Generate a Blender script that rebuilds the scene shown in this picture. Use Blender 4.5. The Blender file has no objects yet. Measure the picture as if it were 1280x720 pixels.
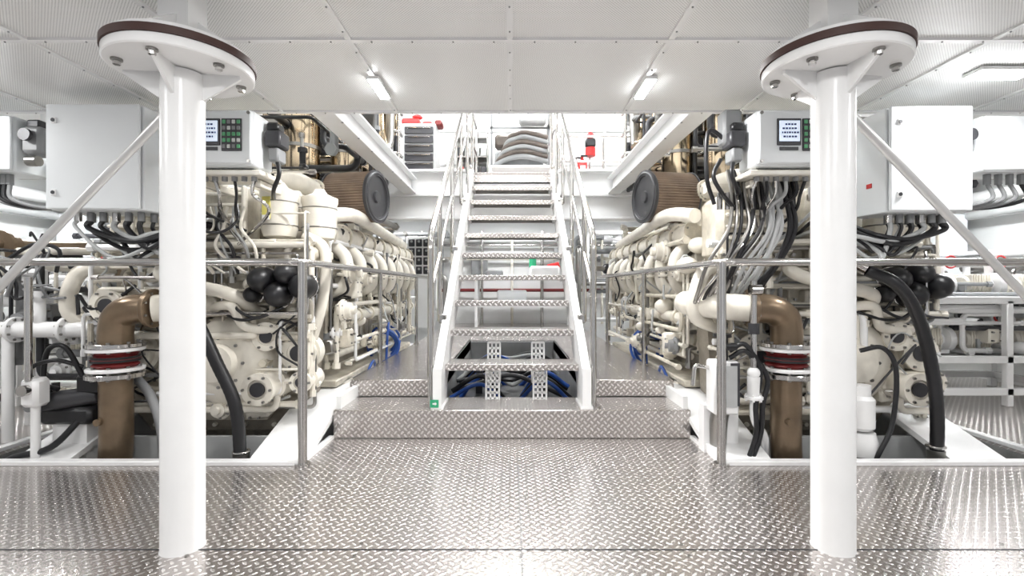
import bpy, bmesh, math, random
from mathutils import Vector, Matrix, Euler
random.seed(7)
D = bpy.data
scene = bpy.context.scene
V = Vector

# ------------------------------------------------------------------ materials
def nt(name):
    m = D.materials.new(name); m.use_nodes = True
    t = m.node_tree
    return m, t, t.nodes['Principled BSDF']

def mat(name, col, rough=0.4, metal=0.0, var=0.06, nscale=6.0, bump=0.0, coat=0.0, emit=None, es=0.0, bscale=60):
    m, t, p = nt(name)
    p.inputs['Roughness'].default_value = rough
    p.inputs['Metallic'].default_value = metal
    p.inputs['Coat Weight'].default_value = coat
    tc = t.nodes.new('ShaderNodeTexCoord')
    n = t.nodes.new('ShaderNodeTexNoise'); n.inputs['Scale'].default_value = nscale; n.inputs['Detail'].default_value = 4
    t.links.new(tc.outputs['Object'], n.inputs['Vector'])
    r = t.nodes.new('ShaderNodeValToRGB')
    a = [max(0, c*(1-var*1.6)) for c in col]; b = [min(1, c*(1+var)) for c in col]
    r.color_ramp.elements[0].color = (*a, 1); r.color_ramp.elements[1].color = (*b, 1)
    r.color_ramp.elements[0].position = 0.3; r.color_ramp.elements[1].position = 0.7
    t.links.new(n.outputs['Fac'], r.inputs['Fac']); t.links.new(r.outputs['Color'], p.inputs['Base Color'])
    if bump:
        n2 = t.nodes.new('ShaderNodeTexNoise'); n2.inputs['Scale'].default_value = bscale
        t.links.new(tc.outputs['Object'], n2.inputs['Vector'])
        bp = t.nodes.new('ShaderNodeBump'); bp.inputs['Strength'].default_value = bump; bp.inputs['Distance'].default_value = 0.004
        t.links.new(n2.outputs['Fac'], bp.inputs['Height']); t.links.new(bp.outputs['Normal'], p.inputs['Normal'])
    if emit:
        p.inputs['Emission Color'].default_value = (*emit, 1); p.inputs['Emission Strength'].default_value = es
    return m

def diamond_plate():
    m, t, p = nt('diamond_plate_aluminium')
    g = t.nodes.new('ShaderNodeNewGeometry'); s = t.nodes.new('ShaderNodeSeparateXYZ')
    t.links.new(g.outputs['Position'], s.inputs[0])
    def M(op, a, b=None, c=None, clamp=False):
        n = t.nodes.new('ShaderNodeMath'); n.operation = op; n.use_clamp = clamp
        for i, v in enumerate((a, b, c)):
            if v is None: continue
            if isinstance(v, (int, float)): n.inputs[i].default_value = v
            else: t.links.new(v, n.inputs[i])
        return n.outputs[0]
    X = s.outputs[0]; W = M('ADD', s.outputs[1], s.outputs[2])
    k = 1/(0.030*math.sqrt(2))
    u = M('MULTIPLY', M('ADD', X, W), k); v = M('MULTIPLY', M('SUBTRACT', X, W), k)
    par = M('FLOORED_MODULO', M('ADD', M('FLOOR', u), M('FLOOR', v)), 2.0)
    pu = M('SUBTRACT', M('FRACT', u), .5); pv = M('SUBTRACT', M('FRACT', v), .5)
    inv = M('SUBTRACT', 1.0, par)
    a = M('ADD', M('MULTIPLY', pu, inv), M('MULTIPLY', pv, par))
    b = M('ADD', M('MULTIPLY', pv, inv), M('MULTIPLY', pu, par))
    e = M('ADD', M('POWER', M('ABSOLUTE', M('DIVIDE', a, .52)), 2.0), M('POWER', M('ABSOLUTE', M('DIVIDE', b, .22)), 2.0))
    h = M('MULTIPLY', M('SUBTRACT', 1.0, e), 1.6, clamp=True)
    nz = t.nodes.new('ShaderNodeTexNoise'); nz.inputs['Scale'].default_value = 1.6; nz.inputs['Detail'].default_value = 5
    t.links.new(g.outputs['Position'], nz.inputs['Vector'])
    mx = t.nodes.new('ShaderNodeMix'); mx.data_type = 'RGBA'
    mx.inputs[6].default_value = (.50, .465, .445, 1); mx.inputs[7].default_value = (.92, .89, .87, 1)
    t.links.new(h, mx.inputs[0]); t.links.new(mx.outputs[2], p.inputs['Base Color'])
    p.inputs['Metallic'].default_value = 0.88
    t.links.new(M('ADD', M('MULTIPLY', nz.outputs['Fac'], .08), .19), p.inputs['Roughness'])
    bp = t.nodes.new('ShaderNodeBump'); bp.inputs['Strength'].default_value = 0.65; bp.inputs['Distance'].default_value = 0.0023
    t.links.new(h, bp.inputs['Height']); t.links.new(bp.outputs['Normal'], p.inputs['Normal'])
    return m

def perforated():
    m, t, p = nt('perforated_ceiling_panel')
    g = t.nodes.new('ShaderNodeNewGeometry'); mp = t.nodes.new('ShaderNodeMapping')
    mp.inputs['Scale'].default_value = (110, 110, 110); mp.inputs['Rotation'].default_value = (0, 0, math.radians(45))
    t.links.new(g.outputs['Position'], mp.inputs[0])
    v = t.nodes.new('ShaderNodeTexVoronoi'); v.inputs['Randomness'].default_value = 0.0; v.inputs['Scale'].default_value = 1; v.voronoi_dimensions = '2D'
    t.links.new(mp.outputs[0], v.inputs['Vector'])
    r = t.nodes.new('ShaderNodeValToRGB')
    r.color_ramp.elements[0].color = (.40, .40, .40, 1); r.color_ramp.elements[0].position = .2
    r.color_ramp.elements[1].color = (.84, .84, .83, 1); r.color_ramp.elements[1].position = .32
    t.links.new(v.outputs['Distance'], r.inputs[0]); t.links.new(r.outputs[0], p.inputs['Base Color'])
    p.inputs['Roughness'].default_value = .34
    return m

PLATE = diamond_plate(); PERF = perforated()
WHITE = mat('white_paint', (.83, .83, .83), .26, var=.02)
WALL = mat('bulkhead_white_paint', (.77, .775, .77), .45, var=.03, nscale=2)
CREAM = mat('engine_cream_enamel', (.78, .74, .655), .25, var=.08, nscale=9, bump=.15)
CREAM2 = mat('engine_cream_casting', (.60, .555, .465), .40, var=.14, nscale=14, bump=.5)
CREAM3 = mat('engine_cream_painted_shade', (.27, .24, .195), .5, var=.2, nscale=10, bump=.5)  # darker copy of the cream; shade behind the pipes is put into the colour
STEEL = mat('stainless_steel', (.60, .585, .57), .15, 1.0, var=.04)
STEELD = mat('brushed_steel', (.32, .31, .295), .30, 1.0, var=.1)
GOLD = mat('heat_tinted_steel', (.48, .385, .27), .13, 1.0, var=.25)
BLACK = mat('black_rubber', (.012, .012, .014), .36, var=.2)
DGREY = mat('dark_grey_metal', (.045, .045, .05), .42, .2, var=.15)
GREY = mat('grey_plastic', (.23, .235, .24), .5, var=.08)
LCABLE = mat('light_grey_cable', (.44, .45, .45), .5, var=.08)
BRONZE = mat('bronze_pipe', (.22, .16, .105), .31, .6, var=.16, nscale=7, bump=.2)
FILT = mat('air_filter_element', (.17, .12, .085), .75, var=.2)
GASKET = mat('brown_gasket', (.05, .02, .016), .6)
RED = mat('red_paint', (.55, .02, .02), .35)
DRED = mat('dark_red_rubber', (.16, .015, .015), .5)
YEL = mat('yellow_label', (.68, .62, .16), .5)
BLUE = mat('blue_hose', (.025, .09, .38), .35)
GREEN = mat('green_sign', (.02, .34, .16), .5)
KEYG = mat('keypad_green', (.10, .36, .17), .5)
KEYW = mat('keypad_white', (.6, .62, .6), .5)
PANEL = mat('enclosure_white', (.76, .785, .80), .33, var=.01)
BRACE = mat('brace_pale_grey', (.58, .58, .575), .3, .3, var=.03)
SCREEN = mat('lcd_screen', (.7, .8, .95), .3, emit=(.75, .85, 1), es=.45)
INK = mat('lcd_ink', (.02, .03, .12), .5)
LAMP = mat('lamp_diffuser', (.95, .97, 1), .4, emit=(.95, .98, 1), es=50)
HOSEB = mat('spare_duct_rubber', (.09, .072, .06), .5, var=.2)
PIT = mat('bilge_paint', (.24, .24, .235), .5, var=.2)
MIX = [CREAM, CREAM, CREAM, CREAM, CREAM2, CREAM2, WHITE, STEELD, GREY]

# ------------------------------------------------------------------ mesh builder
class B:
    def __init__(s, name, parent=None):
        s.name, s.parent = name, parent
        s.v, s.f, s.m, s.mats = [], [], [], []
    def mi(s, m):
        if m not in s.mats: s.mats.append(m)
        return s.mats.index(m)
    def add(s, vs, fs, m):
        o = len(s.v); i = s.mi(m)
        s.v.extend([tuple(v) for v in vs])
        for f in fs: s.f.append(tuple(o+k for k in f)); s.m.append(i)
    def box(s, c, sz, m, rot=None, bev=0.0):
        hx, hy, hz = [a/2 for a in sz]; c = V(c)
        R = Matrix.Identity(3)
        if rot is not None: R = Euler([math.radians(a) for a in rot]).to_matrix()
        H = (hx, hy, hz)
        if bev <= 0:
            vs = [c + R @ V((x*hx, y*hy, z*hz)) for x in (-1, 1) for y in (-1, 1) for z in (-1, 1)]
            fs = [(0, 1, 3, 2), (4, 6, 7, 5), (0, 4, 5, 1), (2, 3, 7, 6), (0, 2, 6, 4), (1, 5, 7, 3)]
            s.add(vs, fs, m); return
        b = min(bev, min(H)*.95)
        vs = []; ix = {}
        for sx in (-1, 1):
            for sy in (-1, 1):
                for sz_ in (-1, 1):
                    sg = (sx, sy, sz_)
                    for a in range(3):
                        p = [sg[k]*(H[k]-(0 if k == a else b)) for k in range(3)]
                        ix[(sg, a)] = len(vs); vs.append(c + R @ V(p))
        fs = []
        for a in range(3):
            b1, c1 = (a+1) % 3, (a+2) % 3
            for sa in (-1, 1):
                q = []
                for (sb, sc) in ((-1, -1), (1, -1), (1, 1), (-1, 1)):
                    g = [0]*3; g[a] = sa; g[b1] = sb; g[c1] = sc; q.append(ix[(tuple(g), a)])
                fs.append(tuple(q))
            for sa in (-1, 1):
                for sb in (-1, 1):
                    g1 = [0]*3; g1[a] = sa; g1[b1] = sb; g1[c1] = -1
                    g2 = list(g1); g2[c1] = 1
                    g1, g2 = tuple(g1), tuple(g2)
                    fs.append((ix[(g1, a)], ix[(g2, a)], ix[(g2, b1)], ix[(g1, b1)]))
        for sx in (-1, 1):
            for sy in (-1, 1):
                for sz_ in (-1, 1):
                    g = (sx, sy, sz_); fs.append((ix[(g, 0)], ix[(g, 1)], ix[(g, 2)]))
        s.add(vs, fs, m)
    def frame(s, ax):
        ax = V(ax).normalized()
        t = V((0, 0, 1)) if abs(ax.z) < .9 else V((1, 0, 0))
        a = ax.cross(t).normalized(); return ax, a, ax.cross(a)
    def lathe(s, o, ax, prof, m, seg=24, star=0.0):
        o = V(o); ax, a, b = s.frame(ax); vs = []; fs = []
        for (t, r) in prof:
            for k in range(seg):
                an = 2*math.pi*k/seg
                rr = r*(1-(star if k % 2 else 0))
                vs.append(o+ax*t+(a*math.cos(an)+b*math.sin(an))*rr)
        n = len(prof)
        for i in range(n-1):
            for k in range(seg):
                k2 = (k+1) % seg
                fs.append((i*seg+k, i*seg+k2, (i+1)*seg+k2, (i+1)*seg+k))
        fs.append(tuple(range(seg))); fs.append(tuple((n-1)*seg+k for k in range(seg)))
        s.add(vs, fs, m)
    def cyl(s, p0, p1, r, m, r2=None, seg=20, bev=0.0):
        p0, p1 = V(p0), V(p1); L = (p1-p0).length
        r2 = r if r2 is None else r2
        pr = [(0, r), (L, r2)]
        if bev: pr = [(0, r-bev), (bev, r), (L-bev, r2), (L, r2-bev)]
        s.lathe(p0, p1-p0, pr, m, seg)
    def ball(s, c, r, m, sc=(1, 1, 1), seg=20, rings=10):
        vs = []; fs = []; c = V(c)
        for i in range(1, rings):
            th = math.pi*i/rings
            for k in range(seg):
                ph = 2*math.pi*k/seg
                vs.append(c+V((r*sc[0]*math.sin(th)*math.cos(ph), r*sc[1]*math.sin(th)*math.sin(ph), r*sc[2]*math.cos(th))))
        for i in range(rings-2):
            for k in range(seg):
                k2 = (k+1) % seg; fs.append((i*seg+k, i*seg+k2, (i+1)*seg+k2, (i+1)*seg+k))
        t = len(vs); vs.append(c+V((0, 0, r*sc[2]))); vs.append(c-V((0, 0, r*sc[2])))
        for k in range(seg):
            k2 = (k+1) % seg; fs.append((t, k, k2)); fs.append((t+1, (rings-2)*seg+k, (rings-2)*seg+k2))
        s.add(vs, fs, m)
    def tube(s, pts, r, m, seg=10, mode='fillet', R=None, sub=7, rib=0.0):
        P = [V(p) for p in pts]
        Q = []
        if mode == 'smooth' and len(P) > 2:
            E = [P[0]*2-P[1]]+P+[P[-1]*2-P[-2]]
            for i in range(1, len(E)-2):
                for j in range(sub):
                    t = j/sub; p0, p1, p2, p3 = E[i-1:i+3]
                    Q.append(.5*((2*p1)+(p2-p0)*t+(2*p0-5*p1+4*p2-p3)*t*t+(3*p1-p0-3*p2+p3)*t**3))
            Q.append(P[-1])
        else:
            R = R if R else r*2.5
            Q = [P[0]]
            for i in range(1, len(P)-1):
                d0 = (P[i-1]-P[i]); d1 = (P[i+1]-P[i]); rr = min(R, d0.length*.48, d1.length*.48)
                if rr < 1e-4: continue
                a = P[i]+d0.normalized()*rr; c = P[i]+d1.normalized()*rr
                for j in range(6):
                    t = j/5; Q.append(a*(1-t)**2+P[i]*2*t*(1-t)+c*t*t)
            Q.append(P[-1])
        q = [Q[0]]
        for p in Q[1:]:
            if (p-q[-1]).length > 1e-4: q.append(p)
        Q = q
        if len(Q) < 2: return
        T = []
        for i in range(len(Q)):
            d = (Q[min(i+1, len(Q)-1)]-Q[max(i-1, 0)]); T.append(d.normalized())
        ax, a, b = s.frame(T[0]); vs = []; fs = []
        for i, p in enumerate(Q):
            a = (a - T[i]*a.dot(T[i])).normalized(); b = T[i].cross(a)
            rr = r*(1+(rib if i % 2 else 0))
            for k in range(seg):
                an = 2*math.pi*k/seg; vs.append(p+(a*math.cos(an)+b*math.sin(an))*rr)
        for i in range(len(Q)-1):
            for k in range(seg):
                k2 = (k+1) % seg; fs.append((i*seg+k, i*seg+k2, (i+1)*seg+k2, (i+1)*seg+k))
        fs.append(tuple(range(seg))); fs.append(tuple((len(Q)-1)*seg+k for k in range(seg)))
        s.add(vs, fs, m)
    def prism(s, poly, axis, t0, t1, m):
        vs = []; n = len(poly)
        for t in (t0, t1):
            for (p, q) in poly:
                vs.append({'x': (t, p, q), 'y': (p, t, q), 'z': (p, q, t)}[axis])
        fs = [tuple(range(n)), tuple(range(n, 2*n))]+[(i, (i+1) % n, n+(i+1) % n, n+i) for i in range(n)]
        s.add(vs, fs, m)
    def flange(s, c, ax, r, t, m, n=8, bm=None, br=.008):
        c = V(c); A, a, b = s.frame(ax)
        s.lathe(c-A*t/2, A, [(0, r-.003), (.003, r), (t-.003, r), (t, r-.003)], m, 28)
        for k in range(n):
            an = 2*math.pi*(k+.5)/n; p = c+(a*math.cos(an)+b*math.sin(an))*r*.82
            s.cyl(p-A*(t/2+.009), p+A*(t/2+.009), br, bm or m, seg=6)
    def bolts(s, pts, ax, r, h, m):
        A = V(ax).normalized()
        for p in pts: s.cyl(p, V(p)+A*h, r, m, seg=6)
    def ring(s, c, ax, R, r, m, seg=28):
        A, a, b = s.frame(ax); c = V(c)
        pts = [c+(a*math.cos(2*math.pi*k/seg)+b*math.sin(2*math.pi*k/seg))*R for k in range(seg+1)]
        s.tube(pts, r, m, seg=8, mode='smooth', sub=1)
    def done(s):
        me = D.meshes.new(s.name)
        lo = V((min(v[0] for v in s.v), min(v[1] for v in s.v), min(v[2] for v in s.v)))
        hi = V((max(v[0] for v in s.v), max(v[1] for v in s.v), max(v[2] for v in s.v)))
        c = V(((lo.x+hi.x)/2, (lo.y+hi.y)/2, lo.z))
        me.from_pydata([(v[0]-c.x, v[1]-c.y, v[2]-c.z) for v in s.v], [], s.f)
        for m in s.mats: me.materials.append(m)
        me.polygons.foreach_set('material_index', s.m)
        me.polygons.foreach_set('use_smooth', [True]*len(s.f))
        bm = bmesh.new(); bm.from_mesh(me); bmesh.ops.recalc_face_normals(bm, faces=bm.faces); bm.to_mesh(me); bm.free()
        me.set_sharp_from_angle(angle=math.radians(38))
        o = D.objects.new(s.name, me); scene.collection.objects.link(o); o.location = c
        if s.parent: o.parent = s.parent
        return o
def empty(name):
    e = D.objects.new(name, None); scene.collection.objects.link(e); return e
rnd = random.uniform
def pick(m): return random.choice(m) if isinstance(m, list) else m

# ------------------------------------------------------------------ repeated detail
def pipes(b, n, xr, yr, zr, rr, m):
    for _ in range(n):
        p = V((rnd(*xr), rnd(*yr), rnd(*zr))); pts = [p.copy()]; last = -1; mm = pick(m)
        for k in range(random.randint(2, 5)):
            a = random.choice([x for x in (0, 0, 2, 2, 1) if x != last]); last = a
            rg = (xr, yr, zr)[a]; L = rnd(.25, .9)*(rg[1]-rg[0])*random.choice((-1, 1))
            q = pts[-1].copy(); q[a] = max(rg[0], min(rg[1], q[a]+L))
            if (q-pts[-1]).length < .04: continue
            pts.append(q)
        if len(pts) < 2: continue
        r = rnd(*rr); b.tube(pts, r, mm, seg=8 if r < .02 else 12, R=r*3)
        d = (pts[1]-pts[0]).normalized()
        b.cyl(pts[0]-d*.01, pts[0]+d*.03, r*1.5, mm, seg=6)
        d = (pts[-1]-pts[-2]).normalized()
        b.cyl(pts[-1]-d*.03, pts[-1]+d*.01, r*1.5, mm, seg=6)
def lumps(b, n, xr, yr, zr, sr, m, ax=(0, -1, 0)):
    A = V(ax)
    for _ in range(n):
        c = V((rnd(*xr), rnd(*yr), rnd(*zr))); s = rnd(*sr); k = random.random(); mm = pick(m)
        if k < .4:
            b.box(c, (s*rnd(.6, 1.3), s*rnd(.6, 1), s*rnd(.6, 1.3)), mm, bev=.012, rot=(0, rnd(-10, 10), 0))
            for dx in (-.35, .35):
                for dz in (-.35, .35):
                    if abs(A.y) > .5: b.bolts([(c.x+dx*s*.7, c.y-s*.45, c.z+dz*s*.7)], ax, .008, .02, STEELD)
                    else: b.bolts([(c.x+A.x*s*.45, c.y+dx*s*.7, c.z+dz*s*.7)], ax, .008, .02, STEELD)
        elif k < .8:
            r = s*.5
            b.lathe(c, A, [(0, r), (s*.3, r), (s*.35, r*.85), (s*.6, r*.8), (s*.62, r*.45), (s*.8, r*.42), (s*.81, r*.2)], mm, 20)
            b.flange(c+A*.02, A, r*1.15, .02, mm, 6, STEELD)
        else:
            b.ball(c, s*.5, mm, (1, 1, .8))
def wires(b, n, xr, yr, zr, rr, m):
    for _ in range(n):
        p = V((rnd(*xr), rnd(*yr), rnd(*zr))); pts = [p]
        for k in range(4):
            q = pts[-1]+V((rnd(-.16, .16), rnd(-.04, .04), rnd(-.2, .12)))
            q = V((min(max(q.x, xr[0]), xr[1]), min(max(q.y, yr[0]), yr[1]), min(max(q.z, zr[0]), zr[1])))
            if (q-pts[-1]).length > .03: pts.append(q)
        if len(pts) > 2: b.tube(pts, rnd(*rr), pick(m), mode='smooth', seg=7, sub=5)

# ================================================================== ROOM
PX = 1.14
f = B('floor')
f.box((0, .55, -.02), (10, 4.1, .04), PLATE)
f.box((0, 2.83, -.02), (2*PX, .46, .04), PLATE)
for sx in (-1, 1): f.box((sx*4.0, 5.8, -.02), (2.0, 6.4, .04), PLATE)
f.box((0, 1.76, .001), (10, .004, .002), DGREY)
f.box((.035, .5, .001), (.003, 4.2, .002), GREY)
for x in [-3+.6*i for i in range(11)]:
    for y in (1.72, 1.80): f.cyl((x+.035, y, 0), (x+.035, y, .003), .007, STEELD, seg=8)
for y in [.6+.4*i for i in range(6)]:
    for x in (.01, .06): f.cyl((x, y, 0), (x, y, .003), .006, STEELD, seg=8)
f.done()
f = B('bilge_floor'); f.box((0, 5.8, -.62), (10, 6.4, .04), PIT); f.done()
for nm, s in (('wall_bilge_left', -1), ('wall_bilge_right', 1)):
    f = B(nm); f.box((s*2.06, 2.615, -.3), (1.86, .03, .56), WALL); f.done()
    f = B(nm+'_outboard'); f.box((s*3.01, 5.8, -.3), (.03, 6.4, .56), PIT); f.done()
c = B('trim_coaming')
for sx in (-1, 1):
    c.box((sx*2.08, 2.61, .012), (1.88, .05, .026), WHITE, bev=.004)
    c.box((sx*3.02, 5.8, .012), (.05, 6.3, .026), WHITE, bev=.004)
    c.box((sx*(PX+.01), 2.83, .01), (.03, .46, .02), WHITE)
c.done()

p = B('platform_step')
p.box((0, 3.06+.185, .09), (2*PX, .37, .18), PLATE, bev=.004)
for sx in (-1, 1):
    p.box((sx*.845, 6.2, .24), (.64, 5.5, .12), PLATE, bev=.004)
    p.box((sx*.535, 4.8, .05), (.02, 2.7, .5), LCABLE)
    p.box((sx*(PX-.02), 5.85, -.16), (.03, 5.5, .84), WALL)
p.box((0, 7.5, .24), (1.05, 2.9, .12), PLATE)
p.done()

c = B('ceiling')
c.box((0, .75, 2.11), (10, 4.5, .10), PERF)
for x in (-2.84, -2.13, -1.42, -.71, 0, .71, 1.42, 2.13, 2.84, 3.55, -3.55):
    c.box((x-.01, .75, 2.056), (.028, 4.5, .012), WHITE)
    for k in range(24): c.cyl((x-.01, -1.2+k*.18, 2.046), (x-.01, -1.2+k*.18, 2.052), .004, GREY, seg=6)
for y in (-.55, .34, 1.23, 2.12, 2.985):
    c.box((0, y, 2.055), (10, .028, .014), WHITE)
    for k in range(50): c.cyl((-4.4+k*.18, y, 2.044), (-4.4+k*.18, y, 2.05), .004, GREY, seg=6)
c.done()
c = B('ceiling_upper'); c.box((0, 6.2, 4.35), (6, 6.6, .1), WALL); c.done()
c = B('ceiling_outboard')
for sx in (-1, 1): c.box((sx*3.95, 6, 2.2), (2.1, 6, .1), WALL)
c.done()
w = B('wall_left'); w.box((-5.05, 3.7, 1.8), (.1, 10.6, 5), WALL); w.done()
w = B('wall_right'); w.box((5.05, 3.7, 1.8), (.1, 10.6, 5), WALL); w.done()
w = B('wall_back_lower'); w.box((0, 9.05, .8), (10, .1, 2.9), WALL); w.done()
w = B('wall_back_upper'); w.box((0, 7.85, 3.3), (6, .1, 2.1), WALL)
for z in (2.95, 3.5): w.box((0, 7.79, z), (6, .02, .03), LCABLE)
for x in (-2.2, -.75, .62, 1.5, 2.4): w.box((x, 7.79, 3.3), (.04, .03, 2.0), WHITE)
w.done()
w = B('wall_casing')
for sx in (-1, 1): w.box((sx*2.95, 6, 3.3), (.06, 6, 2.2), WALL)
w.box((0, 2.95, 3.25), (6, .06, 2.2), WALL)  # unseen fascia above the near ceiling, added to contain the light
w.done()
u = B('floor_upper_deck')
u.box((0, 6.8, 2.27), (5.9, 2.1, .12), PLATE)
for sx in (-1, 1):
    u.box((sx*1.75, 5.74, 2.05), (2.4, .06, .56), WHITE)
    u.box((sx*1.75, 5.69, 2.06), (2.4, .10, .04), WHITE, bev=.006)
    u.box((sx*1.75, 5.69, 1.78), (2.4, .12, .03), WHITE, bev=.006)
    u.box((sx*1.75, 5.68, 2.345), (2.4, .08, .03), WHITE, bev=.006)
u.box((0, 5.78, 2.05), (1.1, .06, .44), WHITE)
for y in (6.6, 7.6): u.box((0, y, 2.12), (5.9, .08, .2), WHITE)
u.done()
for sx in (-1, 1):
    b = B('longitudinal_beam')
    b.box((sx*1.2, 4.34, 2.16), (.02, 2.68, .17), WHITE)
    b.box((sx*1.2, 4.34, 2.075), (.15, 2.68, .02), WHITE, bev=.004)
    b.box((sx*1.2, 4.34, 2.25), (.15, 2.68, .02), WHITE, bev=.004)
    for k in range(8): b.cyl((sx*1.13, 3.2+k*.34, 2.06), (sx*1.13, 3.2+k*.34, 2.066), .008, GREY, seg=6)
    b.done()

# ================================================================== LIGHTS
def lamp(name, loc, size, power, warm=(1, .99, .975)):
    x, y, z = loc
    b = B(name)
    b.box((x, y, z+.012), (size[0]+.015, size[1]+.015, .02), WHITE, bev=.004)
    b.box((x, y, z), (size[0], size[1], .012), LAMP, bev=.003)
    o = b.done()
    L = D.lights.new(name+'_lamp', 'AREA'); L.shape = 'RECTANGLE'; L.size, L.size_y = size; L.energy = power; L.color = warm
    l = D.objects.new(name+'_lamp', L); scene.collection.objects.link(l)
    l.parent = o; l.location = (0, 0, -.012)
for (x, y) in ((-.72, 2.60), (.72, 2.60), (-.72, .6), (.72, .6)):
    lamp('ceiling_strip_light', (x, y, 2.035), (.05, .24), 19)
for (x, y) in ((2.46, 2.42), (-3.2, 2.3), (2.45, .9), (-2.45, .9)):
    lamp('recessed_ceiling_light', (x, y, 2.035), (.27, .10), 14)
for (x, y) in ((0, 7.0), (-1.7, 4.2), (1.7, 4.2), (-1.7, 5.6), (1.7, 5.6), (0, 4.6)):
    lamp('casing_light', (x, y, 4.26), (.9, .35), 22)
for (x, y) in ((-4, 4.2), (4, 4.2), (-4, 6.8), (4, 6.8)):
    lamp('walkway_light', (x, y, 2.11), (.3, .9), 9)
for (x, y) in ((0, 7.9), (-2, 7.9), (2, 7.9), (0, 6.3)):
    lamp('aft_strip_light', (x, y, 2.17), (.9, .12), 14)

# ================================================================== COLUMNS
for cx in (-1.22, 1.19):
    b = B('support_column'); y = 1.78
    b.lathe((cx, y, 0), (0, 0, 1), [(0, .074), (.006, .0715), (1.75, .0715)], WHITE, 48)
    b.lathe((cx, y, 1.755), (0, 0, 1), [(0, .231), (.004, .236), (.032, .236), (.036, .233)], WHITE, 64)
    b.lathe((cx, y, 1.791), (0, 0, 1), [(0, .241), (.026, .241)], GASKET, 64)
    b.lathe((cx, y, 1.817), (0, 0, 1), [(0, .22), (.02, .22)], WHITE, 64)
    b.box((cx, y, 1.94), (.11, .11, .24), WHITE)
    for k in range(4):
        an = math.radians(8+90*k); dx, dy = math.cos(an), math.sin(an); n = V((-dy, dx, 0))*.006
        for (z0, z1, ra, za) in ((1.755, 1.64, .20, 1.742), (1.83, 1.95, .20, 1.85)):
            q = [V((cx+dx*.05, y+dy*.05, z0)), V((cx+dx*ra, y+dy*ra, z0)), V((cx+dx*ra, y+dy*ra, za)), V((cx+dx*.05, y+dy*.05, z1))]
            b.add([p-n for p in q]+[p+n for p in q], [(0, 1, 2, 3), (4, 5, 6, 7), (0, 1, 5, 4), (1, 2, 6, 5), (2, 3, 7, 6), (3, 0, 4, 7)], WHITE)
    for k in range(6):
        an = math.radians(38+60*k); px, py = cx+.19*math.cos(an), y+.19*math.sin(an)
        b.cyl((px, py, 1.748), (px, py, 1.756), .018, STEELD, seg=20)
        b.cyl((px, py, 1.734), (px, py, 1.749), .012, STEEL, seg=6)
    b.done()
for sx, x0 in ((-1, -1.31), (1, 1.28)):
    b = B('diagonal_brace')
    p0 = V((x0, 1.84, 1.645)); p1 = V((x0+sx*1.15, 1.95, .57))
    b.cyl(p0, p1, .0155, BRACE, seg=20)
    b.box(p0, (.045, .03, .05), WHITE, bev=.008); b.box(p1, (.06, .05, .08), WHITE, bev=.01)
    b.cyl(p1, (p1.x, p1.y, 0), .022, WHITE, seg=12)
    b.cyl((p1.x, p1.y, .0), (p1.x, p1.y, .012), .05, WHITE, seg=20)
    b.done()

# ================================================================== STAIRS
st = empty('staircase')
b = B('stringers', st)
poly = [(3.10, .18), (3.34, .18), (3.40, .34), (5.80, 2.16), (5.80, 2.36), (5.70, 2.36), (3.16, .46), (3.10, .38)]
for sx in (-1, 1):
    b.prism(poly, 'x', sx*.455, sx*.468, WHITE)
    for (ya, za, yb, zb) in ((3.13, .43, 5.70, 2.36), (3.40, .33, 5.80, 2.15)):
        L = math.hypot(yb-ya, zb-za); ang = math.degrees(math.atan2(zb-za, yb-ya))
        b.box((sx*.483, (ya+yb)/2, (za+zb)/2), (.056, L, .014), WHITE, rot=(ang, 0, 0))
    b.box((sx*.483, 3.10, .31), (.056, .014, .26), WHITE)
    b.box((sx*.483, 3.22, .187), (.08, .26, .014), WHITE)
b.done()
b = B('treads', st)
for n in range(9):
    z = .44+.21*n; y = 3.28+.275*n
    b.box((0, y+.115, z-.006), (.91, .25, .012), PLATE, bev=.003)
    b.box((0, y-.006, z-.022), (.91, .012, .044), PLATE, bev=.003)
    b.box((0, y+.236, z-.02), (.91, .01, .04), STEELD)
    for sx in (-1, 1):
        b.box((sx*.44, y+.115, z-.03), (.02, .2, .04), WHITE)
        b.cyl((sx*.43, y+.06, z-.03), (sx*.425, y+.06, z-.03), .01, STEELD, seg=6)
b.box((0, 5.85, 2.327), (.91, .30, .014), PLATE); b.box((0, 5.72, 2.27), (.91, .012, .10), PLATE)
b.done()
b = B('handrails', st)
def rz(y): return 1.33+.755*(y-3.2)
for sx in (-1, 1):
    x = sx*.535
    b.tube([(x, 3.16, .19), (x, 3.16, 1.31), (x, 5.75, rz(5.75)), (x, 6.1, rz(5.75)+.1), (x, 7.7, rz(5.75)+.1)], .021, STEEL, seg=14, R=.1)
    b.tube([(x, 3.16, .93), (x, 5.75, rz(5.75)-.38), (x, 6.1, rz(5.75)-.3), (x, 7.7, rz(5.75)-.3)], .014, STEEL, seg=12, R=.1)
    for y in (3.55, 4.3, 5.05, 5.75):
        b.cyl((x, y, rz(y)-.88), (x, y, rz(y)), .017, STEEL, seg=14)
        b.box((sx*.51, y, rz(y)-.86), (.06, .07, .07), STEEL, bev=.01)
    for y in (6.4, 7.2): b.cyl((x, y, 2.33), (x, y, rz(5.75)+.1), .017, STEEL)
    b.cyl((x, 3.16, .18), (x, 3.16, .19), .05, STEEL)
    x2 = sx*.47
    b.tube([(x2, 5.1, rz(5.1)-.8), (x2, 5.1, rz(5.1)-.04), (x2, 5.8, rz(5.8)-.04), (x2, 5.8, 2.34)], .013, STEEL, seg=10, R=.06)
b.done()
b = B('perforated_brackets', st)
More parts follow.
